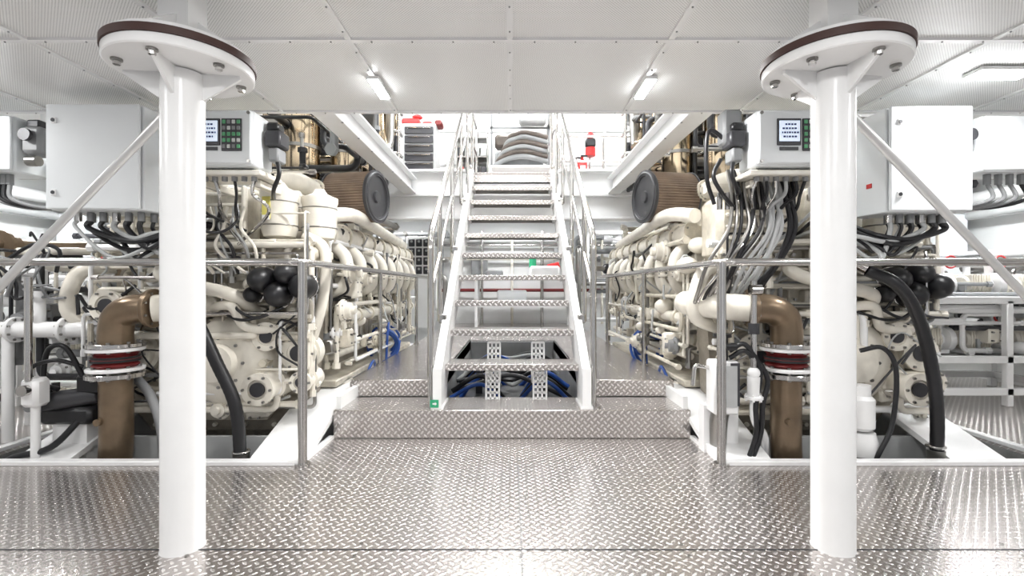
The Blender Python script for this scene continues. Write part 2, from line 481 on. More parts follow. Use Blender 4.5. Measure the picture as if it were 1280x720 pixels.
for sx in (-.5, .5):
    xc = sx*.33+.03
    for (ya, za, h) in ((3.36, .20, .24), (3.62, .30, .30)):
        x0, x1 = xc-.045, xc+.045
        for x in (x0, x1): b.box((x, ya, za+h/2-.05), (.012, .03, h), WHITE)
        nr = int(h/.04)
        for k in range(nr+1): b.box((xc, ya, za-.05+h*k/nr), (.09, .03, .014), WHITE)
        for x in (xc-.015, xc+.015): b.box((x, ya, za+h/2-.05), (.012, .03, h), WHITE)
b.done()
b = B('exit_arrow_sign'); b.box((-.50, 3.089, .215), (.055, .005, .05), GREEN); b.box((-.50, 3.086, .215), (.022, .003, .01), WHITE); b.prism([(-.495, .203), (-.483, .215), (-.495, .227)], 'y', 3.084, 3.087, WHITE); b.done()

for (s, yy) in ((-1, 4.75), (1, 4.45)):
    b = B('coiled_blue_hose')
    for k in range(6):
        b.ring((s*(1.27+.025*k), yy+.10*k, .40+rnd(-.03, .03)), (.5*s, 1, rnd(-.2, .2)), .14+rnd(-.02, .03), .013, BLUE)
    b.tube([(s*1.3, yy, .28), (s*1.25, yy-.3, .15), (s*1.2, yy-.6, .33), (s*1.22, yy-.8, .1), (s*1.24, yy-.9, -.55)], .012, BLUE, mode='smooth')
    b.tube([(s*1.3, yy+.2, .5), (s*1.22, yy, .62), (s*1.2, yy-.15, .4), (s*1.22, yy-.2, -.55)], .012, BLUE, mode='smooth')
    b.done()
b = B('understair_hose_bundle')
for k in range(14):
    m = [BLUE, BLACK, DGREY, BLUE, BLACK, LCABLE, BLACK][k % 7]
    y = 3.9+k*.11
    b.tube([(-.5, y, rnd(-.1, .15)), (-.25, y, rnd(.1, .28)), (0, y+.1, rnd(-.1, .2)), (.25, y, rnd(.1, .28)), (.5, y, rnd(-.1, .15))], rnd(.013, .022), m, mode='smooth')
b.box((0, 4.7, -.3), (.9, 1.6, .6), DGREY, bev=.03)
b.box((0, 5.9, .1), (1.0, .05, .4), GREY)
for x in (-.3, .3): b.box((x, 4.4, .05), (.06, .06, .5), DGREY)
b.done()

# ================================================================== GUARD RAILS
for sx in (-1, 1):
    b = B('guard_railing')
    z = 1.10; x = sx*1.135
    b.tube([(sx*4.9, 2.6, z), (x, 2.6, z), (x, 6.9, z), (x, 6.9, .3)], .021, STEEL, seg=16, R=.09)
    b.tube([(sx*4.9, 2.63, z+.004), (sx*1.3, 2.63, z+.004)], .012, STEEL, seg=10)
    b.cyl((x, 2.6, .0), (x, 2.6, z), .024, STEEL, seg=20); b.cyl((x, 2.6, 0), (x, 2.6, .014), .04, STEEL)
    for y in (4.13, 5.7): b.cyl((x, y, .3), (x, y, z), .019, STEEL); b.cyl((x, y, .3), (x, y, .312), .035, STEEL)
    b.cyl((sx*3.2, 2.6, .0), (sx*3.2, 2.6, z), .019, STEEL)
    b.cyl((sx*4.6, 2.6, .0), (sx*4.6, 2.6, z), .019, STEEL)
    b.done()

# ================================================================== ENGINES
def engine(ox, inn):
    E = empty('marine_diesel_engine')
    X = lambda u: ox+u
    b = B('crankcase', E)
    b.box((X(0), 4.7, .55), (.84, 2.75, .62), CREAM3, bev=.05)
    b.box((X(0), 4.7, .05), (.6, 2.6, .5), CREAM2, bev=.06)
    for s in (-1, 1):
        b.box((X(s*.52), 4.7, .27), (.36, 2.5, .05), CREAM2, bev=.01)
        for i in range(4): b.box((X(s*.60), 3.7+i*.7, .245), (.2, .18, .06), CREAM, bev=.01)
        for i in range(8):
            y = 3.60+i*.33
            b.box((X(s*.43), y, .55), (.04, .26, .26), CREAM, bev=.015)
            b.bolts([(X(s*.45), y+dy, .55+dz) for dy in (-.1, .1) for dz in (-.1, .1)], (s, 0, 0), .010, .014, STEELD)
            b.cyl((X(s*.44), y, .55), (X(s*.47), y, .55), .06, CREAM2, seg=18)
            b.box((X(s*.43), y+.165, .6), (.05, .03, .5), CREAM2, bev=.01)
    b.done()
    b = B('cylinder_heads', E)
    for s in (-1, 1):
        for i in range(8):
            y = 3.62+i*.33
            rot = (0, s*38, 0)
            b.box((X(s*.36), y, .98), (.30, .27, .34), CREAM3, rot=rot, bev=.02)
            b.box((X(s*.46), y, 1.13), (.27, .26, .13), CREAM, rot=rot, bev=.035)
            b.cyl((X(s*.50), y, 1.16), (X(s*.555), y, 1.225), .045, CREAM, seg=16, bev=.008)
            for dy in (-.1, .1): b.cyl((X(s*.53), y+dy, 1.12), (X(s*.555), y+dy, 1.145), .014, STEELD, seg=6)
            b.tube([(X(s*.60), y-.04, 1.30), (X(s*.72), y-.04, 1.18), (X(s*.71), y-.04, .98), (X(s*.52), y-.04, .90)], .046, CREAM, seg=14, mode='smooth')
            b.flange((X(s*.715), y-.04, 1.06), (0, 0, 1), .066, .02, CREAM, 4, STEELD)
            b.tube([(X(s*.50), y+.09, 1.0), (X(s*.66), y+.09, .95), (X(s*.67), y+.09, .72), (X(s*.45), y+.09, .70)], .022, CREAM, seg=10, R=.05)
            b.tube([(X(s*.56), y+.13, 1.2), (X(s*.64), y+.14, 1.12), (X(s*.60), y+.14, .8), (X(s*.47), y+.12, .78)], .010, STEEL if i % 2 else BLACK, seg=8, mode='smooth')
            b.cyl((X(s*.66), y+.09, .83), (X(s*.66), y+.09, .88), .035, CREAM2, seg=8)
            b.box((X(s*.60), y-.12, .86), (.08, .07, .09), pick([CREAM, DGREY, CREAM2]), bev=.01)
    b.done()
    b = B('manifolds', E)
    for s in (-1, 1):
        b.cyl((X(s*.60), 3.45, 1.36), (X(s*.60), 6.1, 1.36), .085, CREAM, seg=24, bev=.02)
        for i in range(9): b.flange((X(s*.60), 3.46+i*.33, 1.36), (0, 1, 0), .105, .03, CREAM2, 8, STEELD)
        b.cyl((X(s*.68), 3.5, .74), (X(s*.68), 6.05, .74), .045, CREAM, seg=16)
        for i in range(8): b.cyl((X(s*.68), 3.6+i*.33, .74), (X(s*.68), 3.66+i*.33, .74), .058, CREAM2, seg=14)
        b.cyl((X(s*.64), 3.5, .46), (X(s*.64), 6.05, .46), .028, CREAM, seg=12)
        b.tube([(X(s*.28), 3.5, 1.45), (X(s*.28), 6.1, 1.45)], .11, CREAM, seg=24)
        for i in range(11): b.cyl((X(s*.28), 3.5+i*.25, 1.45), (X(s*.28), 3.53+i*.25, 1.45), .118, CREAM2, seg=24)
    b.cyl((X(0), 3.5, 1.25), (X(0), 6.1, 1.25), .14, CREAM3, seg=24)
    b.box((X(0), 5.95, 1.3), (1.1, .4, .5), CREAM2, bev=.06)
    lumps(b, 18, (X(-.5), X(.5)), (4.3, 6.0), (1.5, 1.62), (.1, .2), MIX, (0, 0, 1))
    pipes(b, 22, (X(-.6), X(.6)), (3.9, 6.1), (1.45, 1.70), (.012, .035), MIX)
    b.done()
    b = B('turbochargers', E)
    for s in (-1, 1):
        c = V((X(s*.40), 3.95, 1.60))
        b.lathe(c+V((-s*.22, .04, 0)), (s, -.15, 0), [(0, .06), (.02, .12), (.10, .17), (.18, .17), (.24, .12), (.27, .10), (.33, .10), (.34, .13), (.37, .13)], CREAM, 28)
        b.ring(c+V((-s*.06, 0, 0)), (s, -.15, 0), .15, .07, CREAM)
        b.tube([c+V((-s*.06, 0, -.15)), c+V((s*.1, -.15, -.26)), c+V((s*.2, -.2, -.26)), (X(s*.60), 3.55, 1.36)], .08, CREAM, seg=16, mode='smooth')
        b.flange(c+V((s*.02, 0, 0)), (s, -.15, 0), .18, .03, CREAM2, 10, STEELD)
    b.tube([(X(inn*.1), 3.45, 1.62), (X(inn*.25), 3.45, 1.74), (X(inn*.34), 3.6, 1.76), (X(inn*.42), 3.85, 1.72)], .07, CREAM, seg=20, mode='smooth')
    b.flange((X(inn*.40), 3.8, 1.73), (inn*.3, 1, 0), .09, .03, CREAM2, 8, STEELD)
    b.done()
    # ---- front gear case
    b = B('gear_case', E)
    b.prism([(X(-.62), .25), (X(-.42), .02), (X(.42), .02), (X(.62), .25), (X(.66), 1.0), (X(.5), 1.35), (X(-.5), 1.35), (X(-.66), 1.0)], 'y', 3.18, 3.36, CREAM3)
    b.prism([(X(-.5), .3), (X(-.36), .1), (X(.36), .1), (X(.5), .3), (X(.54), .95), (X(.4), 1.25), (X(-.4), 1.25), (X(-.54), .95)], 'y', 3.13, 3.2, CREAM2)
    rim = [(-.56, .28), (-.39, .06), (-.2, .06), (0, .06), (.2, .06), (.39, .06), (.56, .28), (.58, .5), (.6, .75), (.6, .98), (.45, 1.3), (.2, 1.3), (0, 1.3), (-.2, 1.3), (-.45, 1.3), (-.6, .98), (-.6, .75), (-.58, .5)]
    b.bolts([(X(u), 3.18, z) for u, z in rim], (0, -1, 0), .014, .022, CREAM)
    hb = V((X(.16), 3.14, .50))
    b.lathe(hb, (0, -1, 0), [(0, .34), (.05, .34), (.06, .30), (.11, .285), (.16, .25), (.19, .18), (.2, .12), (.25, .11), (.26, .06)], CREAM, 48)
    b.bolts([hb+V((.32*math.cos(k*math.pi/8), -.05, .32*math.sin(k*math.pi/8))) for k in range(16)], (0, -1, 0), .012, .02, STEELD)
    b.bolts([hb+V((.15*math.cos(k*math.pi/4), -.185, .15*math.sin(k*math.pi/4))) for k in range(8)], (0, -1, 0), .010, .02, STEELD)
    for k in range(12):
        a = k*math.pi/6; b.box(hb+V((.24*math.cos(a), -.13, .24*math.sin(a))), (.1, .05, .012), CREAM2, rot=(0, -math.degrees(a), 0))
    for (u, z, r, L) in ((.46, .36, .085, .34), (.62, .55, .10, .16), (.44, .66, .08, .2), (-.42, .55, .12, .2), (-.5, .85, .09, .26), (.66, .38, .06, .22)):
        q = V((X(u), 3.16, z))
        b.lathe(q, (0, -1, 0), [(0, r*1.1), (L*.5, r*1.1), (L*.52, r*.9), (L*.9, r*.9), (L*.9, r*1.12), (L, r*1.12), (L, r*.7), (L*.95, r*.68)], CREAM, 28)
        b.cyl(q+V((0, -L*.96, 0)), q+V((0, -L*1.01, 0)), r*.5, DGREY, seg=20)
        b.bolts([q+V((r*.95*math.cos(k*math.pi/3), -L, r*.95*math.sin(k*math.pi/3))) for k in range(6)], (0, -1, 0), .008, .014, STEELD)
    b.done()
    b = B('coolers_and_filters', E)
    b.box((X(.12), 3.22, 1.35), (.34, .3, .52), CREAM2, bev=.03)
    for k in range(7): b.box((X(.12), 3.06, 1.15+k*.068), (.30, .03, .02), CREAM, bev=.006)
    for dx in (-.14, .14): b.box((X(.12+dx), 3.05, 1.35), (.03, .04, .52), CREAM, bev=.01)
    b.box((X(-.38), 3.2, 1.35), (.5, .3, .42), CREAM2, bev=.04)
    for k in range(5): b.box((X(-.38), 3.03, 1.2+k*.075), (.42, .03, .02), CREAM, bev=.006)
    b.bolts([(X(-.60+.11*k), 3.05, z) for k in range(5) for z in (1.17, 1.53)], (0, -1, 0), .012, .02, STEELD)
    for (u, y, h) in ((.46, 3.10, .33), (.67, 3.22, .31), (.42, 3.42, .34)):
        b.lathe((X(u), y, 1.28), (0, 0, 1), [(0, .07), (.01, .095), (.06, .11), (h-.08, .11), (h-.06, .118), (h-.03, .118), (h-.02, .09), (h, .05), (h+.03, .03)], CREAM, 32)
        b.cyl((X(u), y, 1.2), (X(u), y, 1.29), .06, CREAM2, seg=16)
        b.ring((X(u), y, 1.36), (0, 0, 1), .111, .005, STEELD)
        b.ring((X(u), y, 1.28+h-.10), (0, 0, 1), .111, .004, STEELD)
        b.bolts([(X(u)+.108*math.cos(k*math.pi/4), y+.108*math.sin(k*math.pi/4), 1.28+h-.06) for k in range(8)], (0, 0, 1), .008, .03, STEELD)
    b.box((X(.43), 2.987, 1.46), (.05, .006, .14), YEL)
    b.box((X(.43), 2.983, 1.40), (.045, .006, .03), WHITE)
    b.box((X(.54), 3.2, 1.18), (.36, .3, .08), CREAM2, bev=.02)
    for (dx, dz, r) in ((.42, 1.01, .08), (.57, 1.05, .07), (.52, .92, .08), (.67, .97, .08), (.36, .92, .05)):
        b.ball((X(dx), 2.96, dz), r, BLACK, (1, 1.3, 1))
        b.cyl((X(dx), 2.96, dz), (X(dx), 3.2, dz), r*.75, BLACK)
        b.ring((X(dx), 3.0, dz), (0, 1, 0), r*.97, .007, STEEL)
    pipes(b, 34, (X(-.66), X(.7)), (2.98, 3.12), (.75, 1.25), (.009, .022), MIX)
    pipes(b, 26, (X(-.66), X(.7)), (2.93, 3.10), (.2, .8), (.008, .022), MIX)
    pipes(b, 10, (X(-.6), X(.7)), (2.92, 3.10), (.8, 1.7), (.006, .012), [STEEL, CREAM, BLACK])
    lumps(b, 20, (X(-.66), X(.7)), (3.05, 3.2), (.7, 1.2), (.07, .15), MIX)
    lumps(b, 16, (X(-.66), X(.7)), (3.0, 3.2), (.15, .9), (.06, .13), MIX)
    wires(b, 22, (X(-.66), X(.7)), (2.90, 3.05), (.25, 1.2), (.005, .011), [BLACK, BLACK, DGREY, LCABLE, STEEL])
    b.tube([(X(-.2), 3.1, 1.15), (X(-.2), 2.95, 1.05), (X(0), 2.92, .98), (X(.25), 2.92, .92), (X(.32), 3.1, .80)], .04, CREAM, seg=16, mode='smooth')
    b.tube([(X(.05), 3.0, .82), (X(.25), 2.92, .85), (X(.33), 2.95, .72), (X(.55), 3.0, .70)], .03, CREAM, seg=14, mode='smooth')
    b.tube([(X(-.6), 3.1, 1.1), (X(-.75), 3.0, 1.05), (X(-.8), 3.0, .8), (X(-.6), 3.1, .7)], .045, CREAM, seg=16, mode='smooth')
    b.tube([(X(.62), 3.1, 1.3), (X(.75), 3.1, 1.2), (X(.74), 3.1, .9), (X(.66), 3.1, .6)], .035, CREAM, seg=14, mode='smooth')
    for s in (-.3, .3):
        b.tube([(X(s*.2+.2), 2.96, .86+s*.1), (X(.3), 2.9, .80+s*.1), (X(.42), 2.9, .78), (X(.55), 2.96, .84)], .009, BLACK, mode='smooth')
    b.done()
    b = B('side_pipework', E)
    xs = tuple(sorted((X(inn*.62), X(inn*.76))))
    pipes(b, 26, xs, (3.4, 6.0), (.4, 1.3), (.008, .02), MIX)
    lumps(b, 14, xs, (3.3, 5.9), (.45, .75), (.07, .13), MIX, (inn, 0, 0))
    lumps(b, 5, xs, (3.3, 3.9), (.8, 1.3), (.1, .17), CREAM, (inn, 0, 0))
    wires(b, 20, xs, (3.3, 5.5), (.5, 1.4), (.006, .012), [BLACK, BLACK, LCABLE])
    xs = tuple(sorted((X(-inn*.62), X(-inn*.8))))
    pipes(b, 20, xs, (3.2, 5.0), (.3, 1.4), (.01, .03), MIX)
    b.tube([(X(inn*.7), 3.25, 1.45), (X(inn*.78), 3.6, 1.5), (X(inn*.7), 4.6, 1.50), (X(inn*.62), 5.9, 1.48)], .05, CREAM, seg=16, mode='smooth')
    b.done()
    b = B('air_filter', E)
    p0 = V((X(inn*.47), 3.98, 1.70)); ax = V((inn, -.20, 0)).normalized()
    b.lathe(p0, ax, [(0, .10), (.012, .205)], CREAM, 48)
    b.lathe(p0+ax*.012, ax, [(0, .205), (.37, .205)], FILT, 120, star=.035)
    b.lathe(p0+ax*.382, ax, [(0, .205), (.012, .213), (.03, .213), (.034, .17), (.02, .165), (.015, .05), (.03, .045)], DGREY, 48)
    b.ring(p0+ax*.41, ax, .188, .012, DGREY, 40)
    b.ring(p0+ax*.02, ax, .205, .008, DGREY, 40)
    b.done()
    b = B('engine_bearers', E)
    for s in (-1, 1):
        xa, xb = sorted((X(s*.50), X(s*.81)))
        poly = [(2.66, -.58), (2.66, -.02), (3.35, .2), (6.3, .2), (6.3, -.58)]
        b.prism(poly, 'x', (xa+xb)/2-.02, (xa+xb)/2+.02, WHITE)
        b.prism([(2.655, -.03), (2.64, .0), (3.35, .235), (6.3, .235), (6.3, .2), (3.36, .2)], 'x', xa, xb, WHITE)
    b.box((X(0), 2.95, -.1), (1.2, .03, .3), LCABLE)
    b.done()
    return E
engine(-1.96, 1)
engine(1.94, -1)

# ================================================================== raw-water pipes, hoses
def water_pipe(x, sd):
    b = B('raw_water_pipe'); y = 2.80
    b.tube([(x-sd*.12, y, -.6), (x-sd*.04, y, -.2), (x, y, 0), (x, y, .44)], .082, BRONZE, seg=28, mode='smooth')
    b.flange((x, y, .455), (0, 0, 1), .145, .028, STEEL, 8, STEELD, .010)
    b.flange((x, y, .49), (0, 0, 1), .14, .02, WHITE, 8, STEELD, .010)
    b.lathe((x, y, .50), (0, 0, 1), [(0, .10), (.015, .115), (.03, .10), (.05, .12), (.07, .10), (.085, .115), (.1, .10)], DRED, 32)
    b.lathe((x, y, .535), (0, 0, 1), [(0, .118), (.03, .118)], BLACK, 32)
    b.flange((x, y, .605), (0, 0, 1), .14, .02, WHITE, 8, STEELD, .010)
    b.flange((x, y, .63), (0, 0, 1), .145, .024, STEEL, 8, STEELD, .010)
    b.tube([(x, y, .63), (x, y, .72), (x+sd*.02, y, .79), (x+sd*.09, y, .835), (x+sd*.2, y+.02, .84)], .086, BRONZE, seg=28, mode='smooth')
    b.flange((x+sd*.2, y+.02, .84), (sd, .05, 0), .115, .025, BRONZE, 8, STEELD)
    b.tube([(x+sd*.2, y+.02, .84), (x+sd*.34, y+.1, .85), (x+sd*.42, y+.3, .86), (x+sd*.42, y+.45, .86)], .08, CREAM, seg=24, mode='smooth')
    b.cyl((x-.03, y-.06, .2), (x-.03, y-.1, .2), .02, BRONZE); b.done()
water_pipe(-2.31, 1); water_pipe(1.60, -1)

b = B('black_exhaust_hose')
b.tube([(-1.92, 2.78, 1.0), (-1.80, 2.74, .78), (-1.68, 2.72, .55), (-1.57, 2.72, .30), (-1.54, 2.72, .02), (-1.54, 2.74, -.3)], .033, BLACK, seg=18, mode='smooth', sub=16, rib=.03)
b.ring((-1.54, 2.73, .03), (0, 0, 1), .040, .008, STEEL); b.cyl((-1.54, 2.73, -.58), (-1.54, 2.73, .02), .044, STEELD); b.done()
b = B('black_exhaust_hose')
b.tube([(2.06, 2.78, 1.06), (2.18, 2.72, .98), (2.30, 2.72, .80), (2.38, 2.72, .50), (2.41, 2.72, .20), (2.41, 2.74, -.3)], .033, BLACK, seg=18, mode='smooth', sub=16, rib=.03)
b.cyl((2.08, 2.80, 1.07), (2.02, 2.86, 1.12), .045, STEEL); b.ring((2.41, 2.73, .06), (0, 0, 1), .040, .009, STEEL); b.cyl((2.41, 2.73, -.58), (2.41, 2.73, .04), .044, STEELD); b.done()

b = B('electric_bilge_pump')
b.cyl((-2.72, 2.75, .30), (-2.44, 2.85, .33), .055, DGREY, bev=.01, seg=24)
b.cyl((-2.76, 2.74, .295), (-2.71, 2.75, .30), .045, GREY)
b.box((-2.58, 2.85, .22), (.3, .18, .1), BLACK, bev=.02)
b.box((-2.46, 2.86, .40), (.16, .16, .12), BLACK, bev=.02)
b.cyl((-2.46, 2.84, .45), (-2.46, 2.84, .56), .04, GREY)
b.tube([(-2.5, 2.8, .44), (-2.56, 2.75, .62), (-2.66, 2.75, .60), (-2.68, 2.75, .42), (-2.6, 2.75, .38)], .014, BLACK, mode='smooth')
b.tube([(-2.62, 2.8, .3), (-2.72, 2.7, .48), (-2.6, 2.72, .55), (-2.5, 2.8, .5)], .012, BLACK, mode='smooth')
b.tube([(-2.5, 2.78, .2), (-2.6, 2.7, .06), (-2.8, 2.66, .0), (-2.9, 2.66, -.2)], .018, BLACK, mode='smooth')
b.tube([(-2.3, 2.95, .4), (-2.18, 2.9, .3), (-2.08, 2.85, .1), (-2.02, 2.8, -.3)], .026, GREY, mode='smooth')
b.box((-2.58, 2.85, -.2), (.2, .1, .8), WHITE); b.done()

b = B('fuel_filter_unit')
b.box((1.20, 2.74, .40), (.14, .12, .30), WHITE, bev=.01); b.box((1.245, 2.68, .42), (.05, .01, .24), DGREY)
b.box((1.20, 2.675, .41), (.11, .006, .23), LCABLE)
b.cyl((1.2, 2.74, .55), (1.2, 2.74, .68), .03, BLACK); b.cyl((1.2, 2.74, .68), (1.2, 2.74, .70), .05, BLACK)
b.cyl((1.2, 2.74, .70), (1.2, 2.74, .76), .02, STEELD); b.cyl((1.16, 2.7, .63), (1.26, 2.7, .63), .022, BLACK)
for k, (dx, z) in enumerate(((.10, .60), (.14, .56))):
    b.tube([(1.24, 2.74, z), (1.30+dx*.2, 2.72, z+.04), (1.30+dx, 2.71, z-.1), (1.27+dx, 2.7, .3), (1.31+dx*.6, 2.7, .12), (1.22+dx*.5, 2.7, -.15)], .014, BLACK, mode='smooth')
b.tube([(1.15, 2.76, .5), (1.05, 2.76, .52), (1.04, 2.76, .4)], .012, STEEL, R=.03)
b.tube([(1.2, 2.76, .26), (1.2, 2.8, .1), (1.22, 2.9, -.5)], .05, STEELD, mode='smooth')
b.box((1.22, 2.84, -.15), (.2, .08, .85), WHITE); b.done()
b = B('valve_standpipe')
b.cyl((1.37, 2.72, .35), (1.37, 2.72, 1.0), .018, STEEL); b.cyl((1.37, 2.72, .33), (1.37, 2.72, .46), .035, WHITE)
b.ball((1.37, 2.72, .48), .035, WHITE); b.flange((1.37, 2.72, .34), (0, 0, 1), .05, .02, WHITE, 6)
b.tube([(1.37, 2.72, .34), (1.37, 2.72, .2), (1.45, 2.75, .12), (1.5, 2.85, -.2), (1.5, 2.85, -.6)], .022, WHITE, R=.06)
b.cyl((1.34, 2.7, .95), (1.40, 2.7, .95), .03, STEEL); b.cyl((1.37, 2.72, .7), (1.37, 2.72, .76), .03, DGREY)
b.done()
b = B('valve_standpipe')
b.cyl((-2.66, 2.64, .45), (-2.66, 2.64, 1.02), .018, STEEL)
b.box((-2.66, 2.68, .38), (.10, .1, .16), WHITE, bev=.02); b.cyl((-2.66, 2.6, .40), (-2.66, 2.7, .40), .03, STEEL)
b.cyl((-2.66, 2.68, -.58), (-2.66, 2.68, .32), .022, WHITE); b.done()
b = B('water_separator')
b.cyl((2.02, 2.78, .14), (2.02, 2.78, .34), .07, WHITE, bev=.02, seg=24); b.cyl((2.02, 2.78, .34), (2.02, 2.78, .40), .05, WHITE)
b.lathe((2.02, 2.78, -.02), (0, 0, 1), [(0, .04), (.02, .08), (.1, .085), (.15, .07)], WHITE, 24)
b.cyl((2.02, 2.78, -.58), (2.02, 2.78, 0), .03, WHITE)
b.tube([(2.0, 2.76, .6), (2.1, 2.72, .62), (2.16, 2.7, .5), (2.14, 2.7, .2), (2.05, 2.7, .0), (2.0, 2.8, -.3)], .013, BLACK, mode='smooth'); b.done()

# ================================================================== ENCLOSURES
def control_box(x0, x1, mirror):
    b = B('engine_control_panel'); y0, y1 = 2.60, 2.80; z0, z1 = 1.625, 1.925
    cx = (x0+x1)/2; w = x1-x0
    b.box((cx, (y0+y1)/2+.01, (z0+z1)/2), (w, y1-y0, z1-z0), PANEL, bev=.012)
    b.box((cx, y0, (z0+z1)/2), (w*.97, .03, (z1-z0)*.96), PANEL, bev=.008)
    sx = x1-.235 if not mirror else x0+.165
    b.box((sx, y0-.018, 1.80), (.13, .008, .145), DGREY, bev=.003)
    b.box((sx, y0-.024, 1.803), (.108, .006, .11), SCREEN)
    for k, ww in enumerate((.05, .08, .085, .07)):
        xx = sx-ww/2
        while xx < sx+ww/2:
            lw = random.choice((.006, .010, .012)); b.box((xx+lw/2, y0-.028, 1.838-k*.022), (lw, .002, .009), INK); xx += lw+.005
    kx = sx+.127
    b.box((kx, y0-.018, 1.785), (.11, .008, .175), DGREY, bev=.003)
    for i in range(4):
        for j in range(5):
            b.box((kx-.039+i*.026, y0-.024, 1.853-j*.033), (.018, .006, .02), random.choice([KEYG, KEYG, KEYW, GREY]), bev=.002)
    b.box((sx, y0-.018, 1.71), (.1, .004, .018), DGREY)
    for (qx, qz) in ((x0+.02, z0+.02), (x1-.02, z0+.02), (x0+.02, z1-.02), (x1-.02, z1-.02)):
        b.cyl((qx, y0-.02, qz), (qx, y0-.012, qz), .009, STEELD, seg=10)
    b.box((cx, 2.78, 1.60), (w*1.05, .26, .03), CREAM, bev=.006)
    for k in range(7):
        qx = x0+.05+k*(w-.1)/6; b.cyl((qx, 2.7, 1.625), (qx, 2.7, 1.56), .016, GREY, seg=8)
        if k % 2 == 0 or mirror:
            e = V((cx+rnd(-.12, .0)*(1 if not mirror else -1), 2.98, rnd(1.15, 1.32)))
            b.tube([(qx, 2.7, 1.57), (qx+rnd(-.02, .02), 2.72, 1.49), (qx+rnd(-.06, .04), 2.80, 1.40), e], rnd(.006, .011), random.choice([BLACK, LCABLE, STEEL]), mode='smooth', seg=8)
    for qx in (x0+.06, x1-.06): b.box((qx, 2.95, 1.56), (.04, .40, .04), CREAM, bev=.005)
    s = 1 if not mirror else -1
    xe = x1 if not mirror else x0
    b.box((xe+s*.06, 2.74, 1.80), (.09, .12, .09), DGREY, bev=.01); b.box((xe+s*.06, 2.74, 1.71), (.06, .1, .08), GREY, bev=.01)
    b.box((xe+s*.05, 2.74, 1.87), (.07, .08, .05), BLACK, bev=.01)
    b.tube([(xe+s*.07, 2.72, 1.68), (xe+s*.09, 2.70, 1.60), (xe+s*.04, 2.74, 1.52), (xe-s*.04, 2.9, 1.5)], .012, BLACK, mode='smooth')
    b.done()
control_box(-1.83, -1.40, False)
control_box(1.325, 1.755, True)

def cabinet(x0, x1, z0, z1, y0, y1, hinge_left, bend):
    b = B('electrical_cabinet'); cx = (x0+x1)/2; w = x1-x0; h = z1-z0; cz = (z0+z1)/2
    b.box((cx, (y0+y1)/2+.01, cz), (w, y1-y0-.02, h), PANEL, bev=.006)
    b.box((cx, y0-.002, cz), (w-.004, .020, h-.004), PANEL, bev=.006)
    lx = x0+.05
    for z in (z1-.09, z0+.09):
        b.box((lx, y0-.014, z), (.026, .008, .034), WHITE, bev=.003)
        b.cyl((lx, y0-.022, z), (lx, y0-.012, z), .010, DGREY, seg=12)
    n = 12
    for k in range(n):
        qx = x0+.08+k*(w-.12)/(n-1); qy = y0+.10+(k % 2)*.05
        b.cyl((qx, qy, z0), (qx, qy, z0-.05), .018, GREY if k % 3 else STEEL, seg=10)
        m = BLACK if k % 3 else LCABLE; r = rnd(.009, .015)
        tx = cx+bend*(.25+rnd(0, .12)); dz = rnd(.13, .26)
        b.tube([(qx, qy, z0-.04), (qx, qy-.01, z0-.09), ((qx+tx)/2, qy-.03, z0-dz), (tx-bend*.05, qy, z0-dz*.8), (tx+bend*.02, y1+.1, z0-.02+rnd(-.05, .05)), (tx+bend*.04, y1+.35, z0-.1)], r, m, mode='smooth', seg=9)
    for xx in (x0+.08, x1-.08): b.box((xx, y1+.15, cz-.1), (.04, .35, .04), WHITE); b.box((xx, y1+.02, cz), (.04, .03, h), WHITE)
    b.done()
cabinet(-2.52, -2.01, 1.385, 1.955, 2.60, 2.86, False, 1)
cabinet(2.04, 2.49, 1.375, 1.945, 2.60, 2.86, False, -1)
b = B('warning_label'); b.box((2.038, 2.74, 1.54), (.003, .04, .025), RED); b.done()
def side_box(x0, x1, s):
    b = B('junction_box'); cx = (x0+x1)/2; w = x1-x0
    b.box((cx, 2.86, 1.79), (w, .2, .32), PANEL, bev=.01); b.box((cx, 2.75, 1.79), (w-.01, .02, .31), PANEL, bev=.006)
    for z in (1.9, 1.68): b.cyl((cx+s*w*.38, 2.735, z), (cx+s*w*.38, 2.745, z), .010, DGREY)
    for k in range(4):
        qx = x0+.1+k*(w-.2)/3; b.cyl((qx, 2.83, 1.63), (qx, 2.83, 1.57), .018, GREY, seg=8)
        b.tube([(qx, 2.83, 1.58), (qx+.02, 2.83, 1.48), (qx-s*.2, 2.9, 1.44), (qx-s*.35, 3.0, 1.52)], .011, random.choice([BLACK, GREY]), mode='smooth', seg=8)
    xe = x1 if s < 0 else x0
    b.box((xe-s*.07, 2.84, 1.82), (.12, .13, .16), GREY, bev=.02); b.cyl((xe-s*.07, 2.76, 1.84), (xe-s*.07, 2.74, 1.84), .035, DGREY)
    b.cyl((xe-s*.04, 2.8, 1.7), (xe-s*.1, 2.8, 1.7), .03, STEELD); b.box((xe-s*.06, 2.84, 1.92), (.08, .08, .05), DGREY, bev=.01)
    b.box((cx, 3.05, 1.7), (w*1.5, .2, .06), WHITE); b.box((cx, 3.12, 1.9), (.06, .06, .44), WHITE)
    b.done()
side_box(-3.15, -2.86, -1); side_box(2.70, 3.1, 1)

